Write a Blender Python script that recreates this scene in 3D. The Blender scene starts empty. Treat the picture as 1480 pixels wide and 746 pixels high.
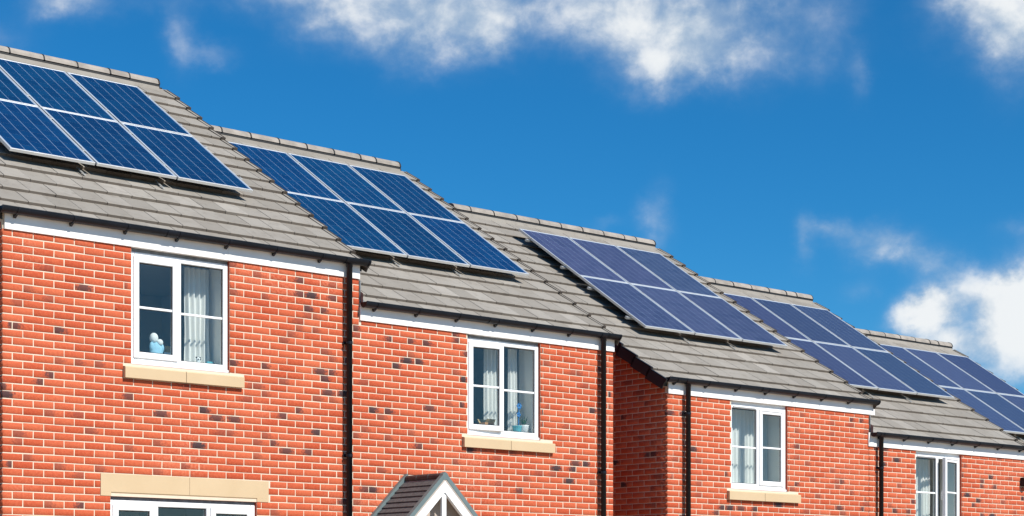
import bpy, math, random
import numpy as np
from mathutils import Matrix, Vector

random.seed(7); rng = np.random.default_rng(7)
scn = bpy.context.scene
COL = scn.collection
R = math.radians

# ------------------------------------------------------------------ camera
F_PX, PHI, YH, CX = 2629.12, R(49.036), 865.78, 737.62
cam = bpy.data.cameras.new('camera')
cam.sensor_width = 36.0
cam.lens = F_PX / 1480 * 36.0
cam.shift_x = (740 - CX) / 1480
cam.shift_y = (YH - 373) / 1480
cam.clip_start = 0.1; cam.clip_end = 5000
camo = bpy.data.objects.new('camera', cam); COL.objects.link(camo)
camo.location = (0, 0, 0)
camo.rotation_euler = (R(90), 0, PHI - R(90))
scn.camera = camo

# ------------------------------------------------------------------ sun, sky, exposure
SUN_EL, SUN_AZ = R(42), R(10)                      # azimuth measured from -Y towards +X
sdir = Vector((math.sin(SUN_AZ) * math.cos(SUN_EL), -math.cos(SUN_AZ) * math.cos(SUN_EL), math.sin(SUN_EL)))
sun = bpy.data.lights.new('sun', 'SUN'); sun.energy = 4.6; sun.angle = R(0.53); sun.color = (1.0, 0.955, 0.88)
suno = bpy.data.objects.new('sun', sun); COL.objects.link(suno)
suno.rotation_euler = sdir.to_track_quat('Z', 'Y').to_euler()
suno.location = (10, -20, 40)

scn.view_settings.view_transform = 'Standard'
scn.view_settings.look = 'None'
scn.view_settings.exposure = 0.37
scn.view_settings.gamma = 1.0
scn.view_settings.use_curve_mapping = False

def px_az_el(x, y):
    t = (x - CX) / F_PX; v = (YH - y) / F_PX
    d = Vector((math.cos(PHI) + t * math.sin(PHI), math.sin(PHI) - t * math.cos(PHI), v)).normalized()
    return math.atan2(d.y, d.x), math.asin(d.z)

def build_world():
    w = bpy.data.worlds.new('World'); scn.world = w; w.use_nodes = True
    nt = w.node_tree; N = nt.nodes; L = nt.links; N.clear()
    out = N.new('ShaderNodeOutputWorld'); bg = N.new('ShaderNodeBackground')
    bg.inputs['Strength'].default_value = 0.1
    L.new(bg.outputs[0], out.inputs[0])
    sky = N.new('ShaderNodeTexSky'); sky.sky_type = 'NISHITA'; sky.sun_disc = False
    sky.sun_elevation = SUN_EL
    sky.sun_rotation = math.atan2(sdir.x, sdir.y)
    sky.altitude = 500; sky.air_density = 1.0; sky.dust_density = 0.45; sky.ozone_density = 3.0
    def m(op, a, b=None, c=None, clamp=False):
        n = N.new('ShaderNodeMath'); n.operation = op; n.use_clamp = clamp
        for i, v in enumerate((a, b, c)):
            if v is None: continue
            if isinstance(v, (int, float)): n.inputs[i].default_value = v
            else: L.new(v, n.inputs[i])
        return n.outputs[0]
    def ss(v, lo, hi):
        n = N.new('ShaderNodeMapRange'); n.interpolation_type = 'SMOOTHSTEP'
        L.new(v, n.inputs[0]); n.inputs[1].default_value = lo; n.inputs[2].default_value = hi
        return n.outputs[0]
    tc = N.new('ShaderNodeTexCoord')
    nrm = N.new('ShaderNodeVectorMath'); nrm.operation = 'NORMALIZE'; L.new(tc.outputs['Generated'], nrm.inputs[0])
    sp = N.new('ShaderNodeSeparateXYZ'); L.new(nrm.outputs[0], sp.inputs[0])
    az = m('ARCTAN2', sp.outputs[1], sp.outputs[0]); el = m('ARCSINE', sp.outputs[2])
    # warp and fractal detail on the direction
    def noise(scale, detail, rough, vec, dist=0.0):
        n = N.new('ShaderNodeTexNoise'); n.inputs['Scale'].default_value = scale; n.inputs['Detail'].default_value = detail
        n.inputs['Roughness'].default_value = rough; n.inputs['Distortion'].default_value = dist
        L.new(vec, n.inputs['Vector']); return n
    stretch = N.new('ShaderNodeVectorMath'); stretch.operation = 'MULTIPLY'; stretch.inputs[1].default_value = (1, 1, 1.25)
    L.new(nrm.outputs[0], stretch.inputs[0])
    nA = noise(15.0, 9, 0.52, stretch.outputs[0], 0.15).outputs['Fac']
    nB = noise(38.0, 7, 0.55, stretch.outputs[0], 0.2).outputs['Fac']
    nW = noise(24.0, 6, 0.6, stretch.outputs[0])
    wsp = N.new('ShaderNodeSeparateColor'); L.new(nW.outputs['Color'], wsp.inputs[0])
    azw = m('ADD', az, m('MULTIPLY', m('SUBTRACT', wsp.outputs[0], 0.5), 0.034))
    elw = m('ADD', el, m('MULTIPLY', m('SUBTRACT', wsp.outputs[1], 0.5), 0.030))
    blobs = [  # x, y, rx, ry, weight, all in the photograph's pixels, turned into sky directions
        (500, -2, 80, 46, .50), (610, 8, 95, 52, .56), (720, 5, 80, 52, .52), (550, 85, 20, 30, .22), (610, 62, 36, 34, .30), (690, 50, 40, 26, .24),
        (870, 5, 60, 46, .50), (950, 20, 90, 52, .56), (1005, 62, 70, 48, .60), (985, 106, 58, 26, .46), (1080, 5, 60, 60, .26), (1190, 30, 55, 60, .24), (1130, 90, 50, 40, .14),
        (95, -6, 46, 24, .46), (266, 62, 20, 38, .25), (316, 80, 34, 14, .22), (230, 5, 90, 18, .16), (380, -5, 70, 26, .20),
        (1415, -4, 62, 40, .58), (1470, 30, 46, 44, .50), (1240, 110, 14, 34, .16),
        (1200, 330, 38, 13, .36), (1250, 345, 42, 18, .38), (1300, 358, 40, 20, .34), (1160, 355, 13, 26, .34), (1255, 372, 34, 14, .24), (1235, 415, 26, 14, .18),
        (945, 315, 22, 44, .30), (875, 322, 22, 12, .15), (1340, 382, 30, 18, .28), (1395, 405, 30, 20, .20),
        (1332, 460, 34, 24, .95), (1360, 445, 22, 18, .55), (1388, 412, 36, 26, .36), (1466, 428, 40, 26, 1.05), (1440, 470, 34, 20, .55), (1375, 492, 46, 18, .55), (1490, 490, 40, 30, .60), (1450, 525, 60, 24, .34),
        (1400, 540, 60, 40, .24), (1470, 330, 30, 10, .12), (1560, 20, 110, 70, .6),
        (-80, 60, 90, 40, .25), (1570, 430, 100, 60, .8)]
    tot = None
    for x, y, rx, ry, wt in blobs:
        a0, e0 = px_az_el(x, y)
        sa, se = rx / F_PX * 0.98, ry / F_PX * 0.98
        da = m('MULTIPLY', m('SUBTRACT', azw, a0), 1 / sa); de = m('MULTIPLY', m('SUBTRACT', elw, e0), 1 / se)
        r2 = m('ADD', m('MULTIPLY', da, da), m('MULTIPLY', de, de))
        g = m('MULTIPLY', m('EXPONENT', m('MULTIPLY', r2, -0.7)), wt)
        tot = g if tot is None else m('ADD', tot, g)
    # the same kind of broken cloud over the rest of the sky
    ac, ec = px_az_el(740, 250)
    oa = m('ABSOLUTE', m('SUBTRACT', az, ac)); oe = m('ABSOLUTE', m('SUBTRACT', el, ec))
    outside = m('MAXIMUM', ss(oa, 0.30, 0.42), ss(oe, 0.15, 0.24))
    low = noise(3.2, 3, 0.5, stretch.outputs[0]).outputs['Fac']
    gen = m('MULTIPLY', m('MULTIPLY', ss(low, 0.60, 0.78), outside), 0.7)
    tot = m('ADD', tot, gen)
    nC = noise(95.0, 6, 0.6, stretch.outputs[0], 0.4).outputs['Fac']
    fb = m('SUBTRACT', m('ADD', m('ADD', m('MULTIPLY', nA, 0.95), m('MULTIPLY', nB, 0.75)), m('MULTIPLY', nC, 0.36)), 1.03)
    dens = m('ADD', tot, m('MULTIPLY', fb, m('MULTIPLY', m('MINIMUM', m('MULTIPLY', tot, 1.9), 1.0), 1.0)))
    alpha = m('MULTIPLY', ss(dens, 0.0, 1.10), 0.97)
    # thick cloud is white, thin veil bluish, with grey undersides from the noise
    lit = N.new('ShaderNodeMix'); lit.data_type = 'RGBA'
    L.new(ss(m('ADD', m('ADD', m('MULTIPLY', nA, 0.75), m('MULTIPLY', nB, 0.75)), m('MULTIPLY', m('MINIMUM', dens, 1.3), 0.40)), 0.80, 1.22), lit.inputs[0])
    lit.inputs[6].default_value = (3.5, 4.4, 5.4, 1); lit.inputs[7].default_value = (6.9, 7.1, 7.2, 1)
    tint = N.new('ShaderNodeMix'); tint.data_type = 'RGBA'; tint.blend_type = 'MULTIPLY'; tint.inputs[0].default_value = 1.0
    L.new(sky.outputs[0], tint.inputs[6]); tint.inputs[7].default_value = (0.085, 0.575, 0.885, 1)
    mix = N.new('ShaderNodeMix'); mix.data_type = 'RGBA'
    hz = N.new('ShaderNodeMix'); hz.data_type = 'RGBA'
    L.new(m('MULTIPLY', m('EXPONENT', m('MULTIPLY', m('MAXIMUM', el, 0.0), -1 / R(3.2))), 0.75), hz.inputs[0])
    L.new(tint.outputs[2], hz.inputs[6]); hz.inputs[7].default_value = (4.2, 5.0, 5.8, 1)
    L.new(alpha, mix.inputs[0]); L.new(hz.outputs[2], mix.inputs[6]); L.new(lit.outputs[2], mix.inputs[7])
    L.new(mix.outputs[2], bg.inputs['Color'])
build_world()

# ------------------------------------------------------------------ numbers measured from the photograph
D = 16.869                     # plane of the brick fronts
PITCH = R(33.466); CP, SP, TP = math.cos(PITCH), math.sin(PITCH), math.tan(PITCH)
EAVE_Y, RIDGE_Y = 16.785, 21.35
BACK_Y = 2 * RIDGE_Y - D
GAUGE, TILE_W = 0.335, 0.2975
COURSE, BH, BL, JT = 0.0766, 0.0658, 0.2142, 0.0108
def plane_z(y): return 6.372 - (20.63 - y) * TP           # tile nose plane of the first house
DZ = [0.0, -0.470, -0.932, -1.400, -1.875]

# ------------------------------------------------------------------ materials
MATS = {}
def nodes(name):
    m = bpy.data.materials.new(name); m.use_nodes = True; MATS[name] = m
    nt = m.node_tree
    return m, nt, nt.nodes, nt.links, nt.nodes['Principled BSDF']
def mathn(N, L, op, a, b=None, clamp=False):
    n = N.new('ShaderNodeMath'); n.operation = op; n.use_clamp = clamp
    for i, v in enumerate((a, b)):
        if v is None: continue
        if isinstance(v, (int, float)): n.inputs[i].default_value = v
        else: L.new(v, n.inputs[i])
    return n.outputs[0]
def mixc(N, L, fac, a, b, mode='MIX'):
    n = N.new('ShaderNodeMix'); n.data_type = 'RGBA'; n.blend_type = mode
    for i, v in ((0, fac), (6, a), (7, b)):
        if isinstance(v, (int, float)): n.inputs[i].default_value = v
        elif isinstance(v, tuple): n.inputs[i].default_value = (*v, 1) if len(v) == 3 else v
        else: L.new(v, n.inputs[i])
    return n.outputs[2]
def sstep(N, L, v, lo, hi, a=0.0, b=1.0):
    n = N.new('ShaderNodeMapRange'); n.interpolation_type = 'SMOOTHSTEP'; L.new(v, n.inputs[0])
    for i, q in ((1, lo), (2, hi), (3, a), (4, b)): n.inputs[i].default_value = q
    return n.outputs[0]
def wnoise(N, L, scale, detail=4, rough=0.55, vec=None, dist=0.0):
    if vec is None:
        g = N.new('ShaderNodeNewGeometry'); vec = g.outputs['Position']
    n = N.new('ShaderNodeTexNoise'); L.new(vec, n.inputs['Vector'])
    n.inputs['Scale'].default_value = scale; n.inputs['Detail'].default_value = detail
    n.inputs['Roughness'].default_value = rough; n.inputs['Distortion'].default_value = dist
    return n.outputs['Fac']
def bump(N, L, bsdf, h, strength, dist):
    b = N.new('ShaderNodeBump'); b.inputs['Strength'].default_value = strength; b.inputs['Distance'].default_value = dist
    L.new(h, b.inputs['Height']); L.new(b.outputs[0], bsdf.inputs['Normal'])

def mat_brick():
    m, nt, N, L, B = nodes('brick')
    at = N.new('ShaderNodeAttribute'); at.attribute_name = 'bcol'
    sp = N.new('ShaderNodeSeparateColor'); L.new(at.outputs['Color'], sp.inputs[0])
    tone, burn, cen = sp.outputs
    uv = N.new('ShaderNodeUVMap'); uv.uv_map = 'uv'
    us = N.new('ShaderNodeSeparateXYZ'); L.new(uv.outputs[0], us.inputs[0])
    n1 = wnoise(N, L, 38, 5, 0.65); n2 = wnoise(N, L, 140, 3, 0.6); big = wnoise(N, L, 1.1, 3, 0.55)
    base = mixc(N, L, tone, (0.43, 0.070, 0.026), (0.585, 0.144, 0.064))
    base = mixc(N, L, sstep(N, L, n1, 0.35, 0.75, 0, 0.55), base, (0.57, 0.132, 0.058))
    base = mixc(N, L, sstep(N, L, n1, 0.62, 0.30, 0, 0.40), base, (0.40, 0.060, 0.030))
    # lime bloom in drifting patches
    bl = mathn(N, L, 'MULTIPLY', sstep(N, L, big, 0.52, 0.72), sstep(N, L, n1, 0.40, 0.66))
    base = mixc(N, L, mathn(N, L, 'MULTIPLY', bl, 0.36), base, (0.68, 0.28, 0.18))
    base = mixc(N, L, sstep(N, L, n2, 0.70, 0.84, 0, 0.5), base, (0.72, 0.42, 0.33))
    # kiln burn at one end or in the middle of some bricks
    d = mathn(N, L, 'ABSOLUTE', mathn(N, L, 'SUBTRACT', us.outputs[0], cen))
    d = mathn(N, L, 'ADD', d, mathn(N, L, 'MULTIPLY', mathn(N, L, 'SUBTRACT', n1, 0.5), 1.15))
    dv = mathn(N, L, 'MULTIPLY', mathn(N, L, 'ABSOLUTE', mathn(N, L, 'SUBTRACT', us.outputs[1], 0.5)), 0.25)
    bf = mathn(N, L, 'MULTIPLY', sstep(N, L, mathn(N, L, 'ADD', d, dv), 0.66, 0.22), burn)
    base = mixc(N, L, bf, base, (0.060, 0.038, 0.040))
    L.new(base, B.inputs['Base Color']); B.inputs['Roughness'].default_value = 0.88
    B.inputs['Specular IOR Level'].default_value = 0.2
    bump(N, L, B, mathn(N, L, 'ADD', n1, mathn(N, L, 'MULTIPLY', n2, 0.6)), 0.55, 0.006)
def mat_mortar():
    m, nt, N, L, B = nodes('mortar')
    n = wnoise(N, L, 22, 5, 0.6); n2 = wnoise(N, L, 1.4, 3)
    c = mixc(N, L, n, (0.63, 0.505, 0.38), (0.76, 0.635, 0.49))
    c = mixc(N, L, sstep(N, L, n2, 0.45, 0.75, 0, 0.35), c, (0.55, 0.42, 0.33))
    L.new(c, B.inputs['Base Color']); B.inputs['Roughness'].default_value = 0.95
    bump(N, L, B, wnoise(N, L, 160, 3), 0.4, 0.004)
def mat_tile(name, ca, cb, dirt):
    m, nt, N, L, B = nodes(name)
    oi = N.new('ShaderNodeObjectInfo')
    n1 = wnoise(N, L, 3.0, 5, 0.6); n2 = wnoise(N, L, 55, 4, 0.65); n3 = wnoise(N, L, 12, 4, 0.6)
    c = mixc(N, L, oi.outputs['Random'], ca, cb)
    c = mixc(N, L, sstep(N, L, oi.outputs['Random'], 0.94, 0.99, 0, 0.30), c, (0.40, 0.365, 0.32))
    c = mixc(N, L, sstep(N, L, n1, 0.40, 0.72, 0, 0.4), c, dirt)
    c = mixc(N, L, sstep(N, L, n3, 0.52, 0.75, 0, 0.35), c, tuple(v * 0.62 for v in dirt))
    c = mixc(N, L, sstep(N, L, n2, 0.60, 0.80, 0, 0.30), c, (0.40, 0.39, 0.35))
    L.new(c, B.inputs['Base Color']); B.inputs['Roughness'].default_value = 0.85
    B.inputs['Specular IOR Level'].default_value = 0.3
    bump(N, L, B, n2, 0.35, 0.004)
def mat_plain(name, col, rough, spec=0.5, metal=0.0, var=0.12, scale=8.0, bumpd=0.0, coat=0.0):
    m, nt, N, L, B = nodes(name)
    n = wnoise(N, L, scale, 5, 0.6)
    c = mixc(N, L, sstep(N, L, n, 0.3, 0.7), tuple(v * (1 - var) for v in col), tuple(min(1, v * (1 + var)) for v in col))
    L.new(c, B.inputs['Base Color']); B.inputs['Roughness'].default_value = rough
    B.inputs['Specular IOR Level'].default_value = spec; B.inputs['Metallic'].default_value = metal
    B.inputs['Coat Weight'].default_value = coat; B.inputs['Coat Roughness'].default_value = 0.06
    if bumpd: bump(N, L, B, wnoise(N, L, scale * 12, 3), 0.4, bumpd)
    return m
def mat_stone():
    m, nt, N, L, B = nodes('cast_stone')
    n = wnoise(N, L, 2.6, 5, 0.6); n2 = wnoise(N, L, 90, 3)
    c = mixc(N, L, n, (0.51, 0.37, 0.215), (0.60, 0.45, 0.28))
    c = mixc(N, L, sstep(N, L, n2, 0.6, 0.8, 0, 0.3), c, (0.55, 0.40, 0.25))
    st = wnoise(N, L, 7, 4)
    c = mixc(N, L, sstep(N, L, st, 0.60, 0.78, 0, 0.35), c, (0.50, 0.38, 0.22))
    L.new(c, B.inputs['Base Color']); B.inputs['Roughness'].default_value = 0.9
    bump(N, L, B, n2, 0.3, 0.003)
def mat_cell(name, c0, c1, line):
    m, nt, N, L, B = nodes(name)
    oi = N.new('ShaderNodeObjectInfo'); geo = N.new('ShaderNodeNewGeometry')
    v = N.new('ShaderNodeTexVoronoi'); v.inputs['Scale'].default_value = 55; L.new(geo.outputs['Position'], v.inputs['Vector'])
    sc = N.new('ShaderNodeSeparateColor'); L.new(v.outputs['Color'], sc.inputs[0])
    rnd = mathn(N, L, 'ADD', mathn(N, L, 'MULTIPLY', oi.outputs['Random'], 0.55), mathn(N, L, 'MULTIPLY', sc.outputs[0], 0.45))
    c = mixc(N, L, rnd, c0, c1)
    uv = N.new('ShaderNodeUVMap'); uv.uv_map = 'uv'
    us = N.new('ShaderNodeSeparateXYZ'); L.new(uv.outputs[0], us.inputs[0])
    fr = mathn(N, L, 'ABSOLUTE', mathn(N, L, 'SUBTRACT', mathn(N, L, 'FRACT', mathn(N, L, 'MULTIPLY', us.outputs[0], 3.0)), 0.5))
    c = mixc(N, L, 1.0, c, oi.outputs['Color'], 'MULTIPLY')
    L.new(c, B.inputs['Base Color']); B.inputs['Roughness'].default_value = 0.35
    B.inputs['Specular IOR Level'].default_value = 0.3
    B.inputs['Coat Weight'].default_value = 0.8; B.inputs['Coat Roughness'].default_value = 0.10; B.inputs['Coat IOR'].default_value = 1.28
def mat_glass():
    m, nt, N, L, B = nodes('window_glass')
    N.remove(B); out = N['Material Output']
    geo = N.new('ShaderNodeNewGeometry'); dp = N.new('ShaderNodeVectorMath'); dp.operation = 'DOT_PRODUCT'
    L.new(geo.outputs['Normal'], dp.inputs[0]); L.new(geo.outputs['Incoming'], dp.inputs[1])
    om = mathn(N, L, 'SUBTRACT', 1.0, mathn(N, L, 'ABSOLUTE', dp.outputs['Value']), True)
    frn = mathn(N, L, 'ADD', mathn(N, L, 'MULTIPLY', mathn(N, L, 'POWER', om, 5.0), 0.9), 0.045)   # both faces of each sheet
    tr = N.new('ShaderNodeBsdfTransparent'); tr.inputs[0].default_value = (0.96, 0.98, 0.975, 1)
    gl = N.new('ShaderNodeBsdfGlossy'); gl.inputs['Roughness'].default_value = 0.015
    bp = N.new('ShaderNodeBump'); bp.inputs['Strength'].default_value = 0.12; bp.inputs['Distance'].default_value = 0.01
    L.new(wnoise(N, L, 1.6, 2), bp.inputs['Height']); L.new(bp.outputs[0], gl.inputs['Normal'])
    mx = N.new('ShaderNodeMixShader'); L.new(frn, mx.inputs[0]); L.new(tr.outputs[0], mx.inputs[1]); L.new(gl.outputs[0], mx.inputs[2])
    L.new(mx.outputs[0], out.inputs[0])
def mat_curtain(name, col, tl):
    m, nt, N, L, B = nodes(name)
    out = N['Material Output']
    n = wnoise(N, L, 60, 3); c = mixc(N, L, n, tuple(v * 0.9 for v in col), col)
    L.new(c, B.inputs['Base Color']); B.inputs['Roughness'].default_value = 0.9
    t = N.new('ShaderNodeBsdfTranslucent'); L.new(c, t.inputs[0])
    mx = N.new('ShaderNodeMixShader'); mx.inputs[0].default_value = tl
    L.new(B.outputs[0], mx.inputs[1]); L.new(t.outputs[0], mx.inputs[2]); L.new(mx.outputs[0], out.inputs[0])

mat_brick(); mat_mortar(); mat_stone(); mat_glass()
mat_tile('roof_tile', (0.240, 0.216, 0.184), (0.312, 0.284, 0.246), (0.214, 0.186, 0.154))
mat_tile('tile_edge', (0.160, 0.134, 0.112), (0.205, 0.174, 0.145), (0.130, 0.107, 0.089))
mat_plain('ridge_tile', (0.300, 0.265, 0.228), 0.85, 0.3, var=0.2, scale=5, bumpd=0.004)
mat_plain('underlay', (0.03, 0.028, 0.026), 0.9)
mat_plain('black_plastic', (0.007, 0.009, 0.014), 0.42, 0.28, var=0.25, scale=4)
mat_plain('verge_plastic', (0.016, 0.016, 0.019), 0.42, 0.5, var=0.3, scale=6)
mat_plain('verge_brown', (0.085, 0.068, 0.055), 0.7, 0.3, var=0.3, scale=14)
mat_plain('white_upvc', (0.80, 0.80, 0.79), 0.32, 0.45, var=0.02, scale=3)
mat_plain('fascia_white', (0.82, 0.79, 0.75), 0.45, 0.4, var=0.05, scale=2.2)
mat_plain('aluminium', (0.74, 0.74, 0.72), 0.42, 0.5, metal=0.55, var=0.06, scale=5)
mat_plain('rail_metal', (0.55, 0.55, 0.53), 0.45, 0.5, metal=0.7, var=0.1, scale=9)
mat_plain('lead', (0.17, 0.18, 0.185), 0.6, 0.4, var=0.25, scale=14)
mat_plain('seal_black', (0.015, 0.015, 0.015), 0.6, 0.3)
mat_plain('plaster', (0.82, 0.80, 0.74), 0.9, 0.2, var=0.04, scale=2)
mat_plain('room_wall', (0.74, 0.74, 0.72), 0.9, 0.2, var=0.04, scale=1.2)
mat_plain('reveal_brick', (0.36, 0.065, 0.036), 0.9, 0.2, var=0.2, scale=20)
mat_plain('porch_grey', (0.125, 0.165, 0.165), 0.5, 0.5, var=0.08, scale=5)
mat_plain('porch_tile', (0.098, 0.092, 0.090), 0.8, 0.3, var=0.22, scale=24, bumpd=0.004)
mat_plain('porch_ridge', (0.060, 0.040, 0.038), 0.6, 0.4, var=0.2, scale=20)
mat_plain('porch_soffit', (0.42, 0.36, 0.31), 0.8, 0.3, var=0.05, scale=3)
mat_plain('door_paint', (0.03, 0.035, 0.05), 0.4, 0.5)
mat_plain('ground', (0.40, 0.325, 0.24), 0.95, 0.2, var=0.3, scale=0.6)
mat_plain('asphalt', (0.055, 0.055, 0.055), 0.9, 0.3, var=0.2, scale=3)
mat_plain('paving', (0.30, 0.285, 0.26), 0.9, 0.3, var=0.15, scale=2)
mat_plain('backsheet', (0.30, 0.40, 0.54), 0.4, 0.3, var=0.03, scale=5, coat=0.6)
mat_cell('cell_blue', (0.001, 0.018, 0.070), (0.003, 0.040, 0.115), (0.03, 0.075, 0.16))
mat_cell('cell_violet', (0.034, 0.040, 0.084), (0.058, 0.066, 0.126), (0.12, 0.14, 0.20))  # far cells: grazing sky sheen and its violet cast put into the colour
mat_plain('toy_blue', (0.28, 0.52, 0.66), 0.8, var=0.12, scale=18)
mat_plain('toy_pale', (0.70, 0.74, 0.74), 0.8, var=0.08, scale=18)
mat_plain('card_brown', (0.36, 0.27, 0.13), 0.8, var=0.1)
mat_plain('box_brown', (0.42, 0.22, 0.10), 0.8, var=0.1)
mat_plain('white_ceramic', (0.75, 0.76, 0.76), 0.3, var=0.03)
mat_plain('teal_plastic', (0.10, 0.36, 0.42), 0.5, var=0.1)
mat_plain('flower_blue', (0.03, 0.16, 0.42), 0.6, var=0.2, scale=30)
mat_plain('leaf', (0.04, 0.10, 0.05), 0.6, var=0.3, scale=30)
mat_plain('panda_black', (0.02, 0.02, 0.02), 0.8)
mat_curtain('curtain_white', (0.90, 0.90, 0.87), 0.22)
mat_curtain('curtain_net', (0.74, 0.78, 0.76), 0.30)

# ------------------------------------------------------------------ mesh helpers
class MB:
    def __init__(s): s.v = []; s.f = []; s.m = []
    def quad(s, a, b, c, d, mi=0):
        n = len(s.v); s.v += [a, b, c, d]; s.f.append((n, n + 1, n + 2, n + 3)); s.m.append(mi)
    def poly(s, pts, mi=0):
        n = len(s.v); s.v += list(pts); s.f.append(tuple(range(n, n + len(pts)))); s.m.append(mi)
    def box(s, x0, x1, y0, y1, z0, z1, mi=0, bev=0.0):
        n = len(s.v)
        if bev <= 0:
            s.v += [(x, y, z) for z in (z0, z1) for y in (y0, y1) for x in (x0, x1)]
            fs = [(0, 2, 3, 1), (4, 5, 7, 6), (0, 1, 5, 4), (2, 6, 7, 3), (0, 4, 6, 2), (1, 3, 7, 5)]
            for q in fs: s.f.append(tuple(n + i for i in q)); s.m.append(mi)
            return
        b = min(bev, (x1 - x0) / 2.1, (y1 - y0) / 2.1, (z1 - z0) / 2.1)
        idx = {}
        for ix, X in enumerate((x0, x1)):
            for iy, Y in enumerate((y0, y1)):
                for iz, Z in enumerate((z0, z1)):
                    sx, sy, sz = (b, -b)[ix], (b, -b)[iy], (b, -b)[iz]
                    for k, p in enumerate(((X, Y + sy, Z + sz), (X + sx, Y, Z + sz), (X + sx, Y + sy, Z))):
                        idx[(ix, iy, iz, k)] = len(s.v); s.v.append(p)
        def F(*q): s.f.append(tuple(q)); s.m.append(mi)
        i = idx
        F(i[0,0,0,0], i[0,0,1,0], i[0,1,1,0], i[0,1,0,0]); F(i[1,0,0,0], i[1,1,0,0], i[1,1,1,0], i[1,0,1,0])
        F(i[0,0,0,1], i[1,0,0,1], i[1,0,1,1], i[0,0,1,1]); F(i[0,1,0,1], i[0,1,1,1], i[1,1,1,1], i[1,1,0,1])
        F(i[0,0,0,2], i[0,1,0,2], i[1,1,0,2], i[1,0,0,2]); F(i[0,0,1,2], i[1,0,1,2], i[1,1,1,2], i[0,1,1,2])
        for y in (0, 1):
            for z in (0, 1):
                F(i[0,y,z,1], i[1,y,z,1], i[1,y,z,2], i[0,y,z,2])
        for x in (0, 1):
            for z in (0, 1):
                F(i[x,0,z,0], i[x,1,z,0], i[x,1,z,2], i[x,0,z,2])
        for x in (0, 1):
            for y in (0, 1):
                F(i[x,y,0,0], i[x,y,1,0], i[x,y,1,1], i[x,y,0,1])
        for x in (0, 1):
            for y in (0, 1):
                for z in (0, 1): F(i[x,y,z,0], i[x,y,z,1], i[x,y,z,2])
    def prism_x(s, prof, x0, x1, mi=0, cap=True):           # profile in (y, z) pulled along x
        n = len(s.v); k = len(prof)
        s.v += [(x0, y, z) for y, z in prof] + [(x1, y, z) for y, z in prof]
        for i in range(k):
            j = (i + 1) % k; s.f.append((n + i, n + j, n + k + j, n + k + i)); s.m.append(mi)
        if cap:
            s.f.append(tuple(n + i for i in range(k))[::-1]); s.m.append(mi)
            s.f.append(tuple(n + k + i for i in range(k))); s.m.append(mi)
    def tube(s, pts, r, seg=12, mi=0):
        n0 = len(s.v); P = [Vector(p) for p in pts]
        for i, p in enumerate(P):
            t = (P[min(i + 1, len(P) - 1)] - P[max(i - 1, 0)]).normalized()
            a = t.orthogonal().normalized() if abs(t.z) < 0.99 else Vector((1, 0, 0))
            b = t.cross(a).normalized(); a = b.cross(t)
            for k in range(seg):
                q = p + r * (math.cos(2 * math.pi * k / seg) * a + math.sin(2 * math.pi * k / seg) * b); s.v.append(tuple(q))
        for i in range(len(P) - 1):
            for k in range(seg):
                a, b = n0 + i * seg + k, n0 + i * seg + (k + 1) % seg
                s.f.append((a, b, b + seg, a + seg)); s.m.append(mi)
        s.f.append(tuple(n0 + k for k in range(seg))); s.m.append(mi)
        e = n0 + (len(P) - 1) * seg; s.f.append(tuple(e + k for k in range(seg))); s.m.append(mi)
    def ball(s, c, rx, ry, rz, mi=0, seg=14, rings=9):
        n = len(s.v)
        for i in range(rings + 1):
            th = math.pi * i / rings
            for k in range(seg):
                ph = 2 * math.pi * k / seg
                s.v.append((c[0] + rx * math.sin(th) * math.cos(ph), c[1] + ry * math.sin(th) * math.sin(ph), c[2] + rz * math.cos(th)))
        for i in range(rings):
            for k in range(seg):
                a, b = n + i * seg + k, n + i * seg + (k + 1) % seg
                s.f.append((a, b, b + seg, a + seg)); s.m.append(mi)
    def mesh(s, name, mats, smooth=False, off=(0, 0, 0)):
        me = bpy.data.meshes.new(name)
        v = s.v if off == (0, 0, 0) else [(x - off[0], y - off[1], z - off[2]) for x, y, z in s.v]
        me.from_pydata(v, [], s.f)
        for q in ([mats] if isinstance(mats, str) else mats): me.materials.append(MATS[q])
        me.polygons.foreach_set('material_index', s.m)
        if smooth: me.polygons.foreach_set('use_smooth', [True] * len(s.f))
        me.update(); return me

WORLD = {}
def link(name, data, parent=None, loc=(0, 0, 0), rot=(0, 0, 0), scale=(1, 1, 1)):
    o = bpy.data.objects.new(name, data); COL.objects.link(o)
    o.location = loc; o.rotation_euler = rot; o.scale = scale
    if parent is not None:
        o.parent = parent
        o.matrix_parent_inverse = WORLD.get(parent.name, Matrix.Identity(4)).inverted()
    if loc != (0, 0, 0) or rot != (0, 0, 0):
        WORLD[o.name] = Matrix.LocRotScale(Vector(loc), __import__('mathutils').Euler(rot), Vector(scale))
    return o
def obj(name, mb, mats, parent=None, smooth=False):
    return link(name, mb.mesh(name, mats, smooth), parent)
def tag(o, label=None, cat=None, group=None, kind=None):
    if label: o['label'] = label
    if cat: o['category'] = cat
    if group: o['group'] = group
    if kind: o['kind'] = kind
    return o
def thing(name, loc, label, cat, group=None):
    return tag(link(name, None, None, tuple(loc)), label, cat, group)

def proj(X, Y, Z):
    d = X * math.cos(PHI) + Y * math.sin(PHI); r = X * math.sin(PHI) - Y * math.cos(PHI)
    return CX + F_PX * r / d, YH - F_PX * Z / d, d

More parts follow.
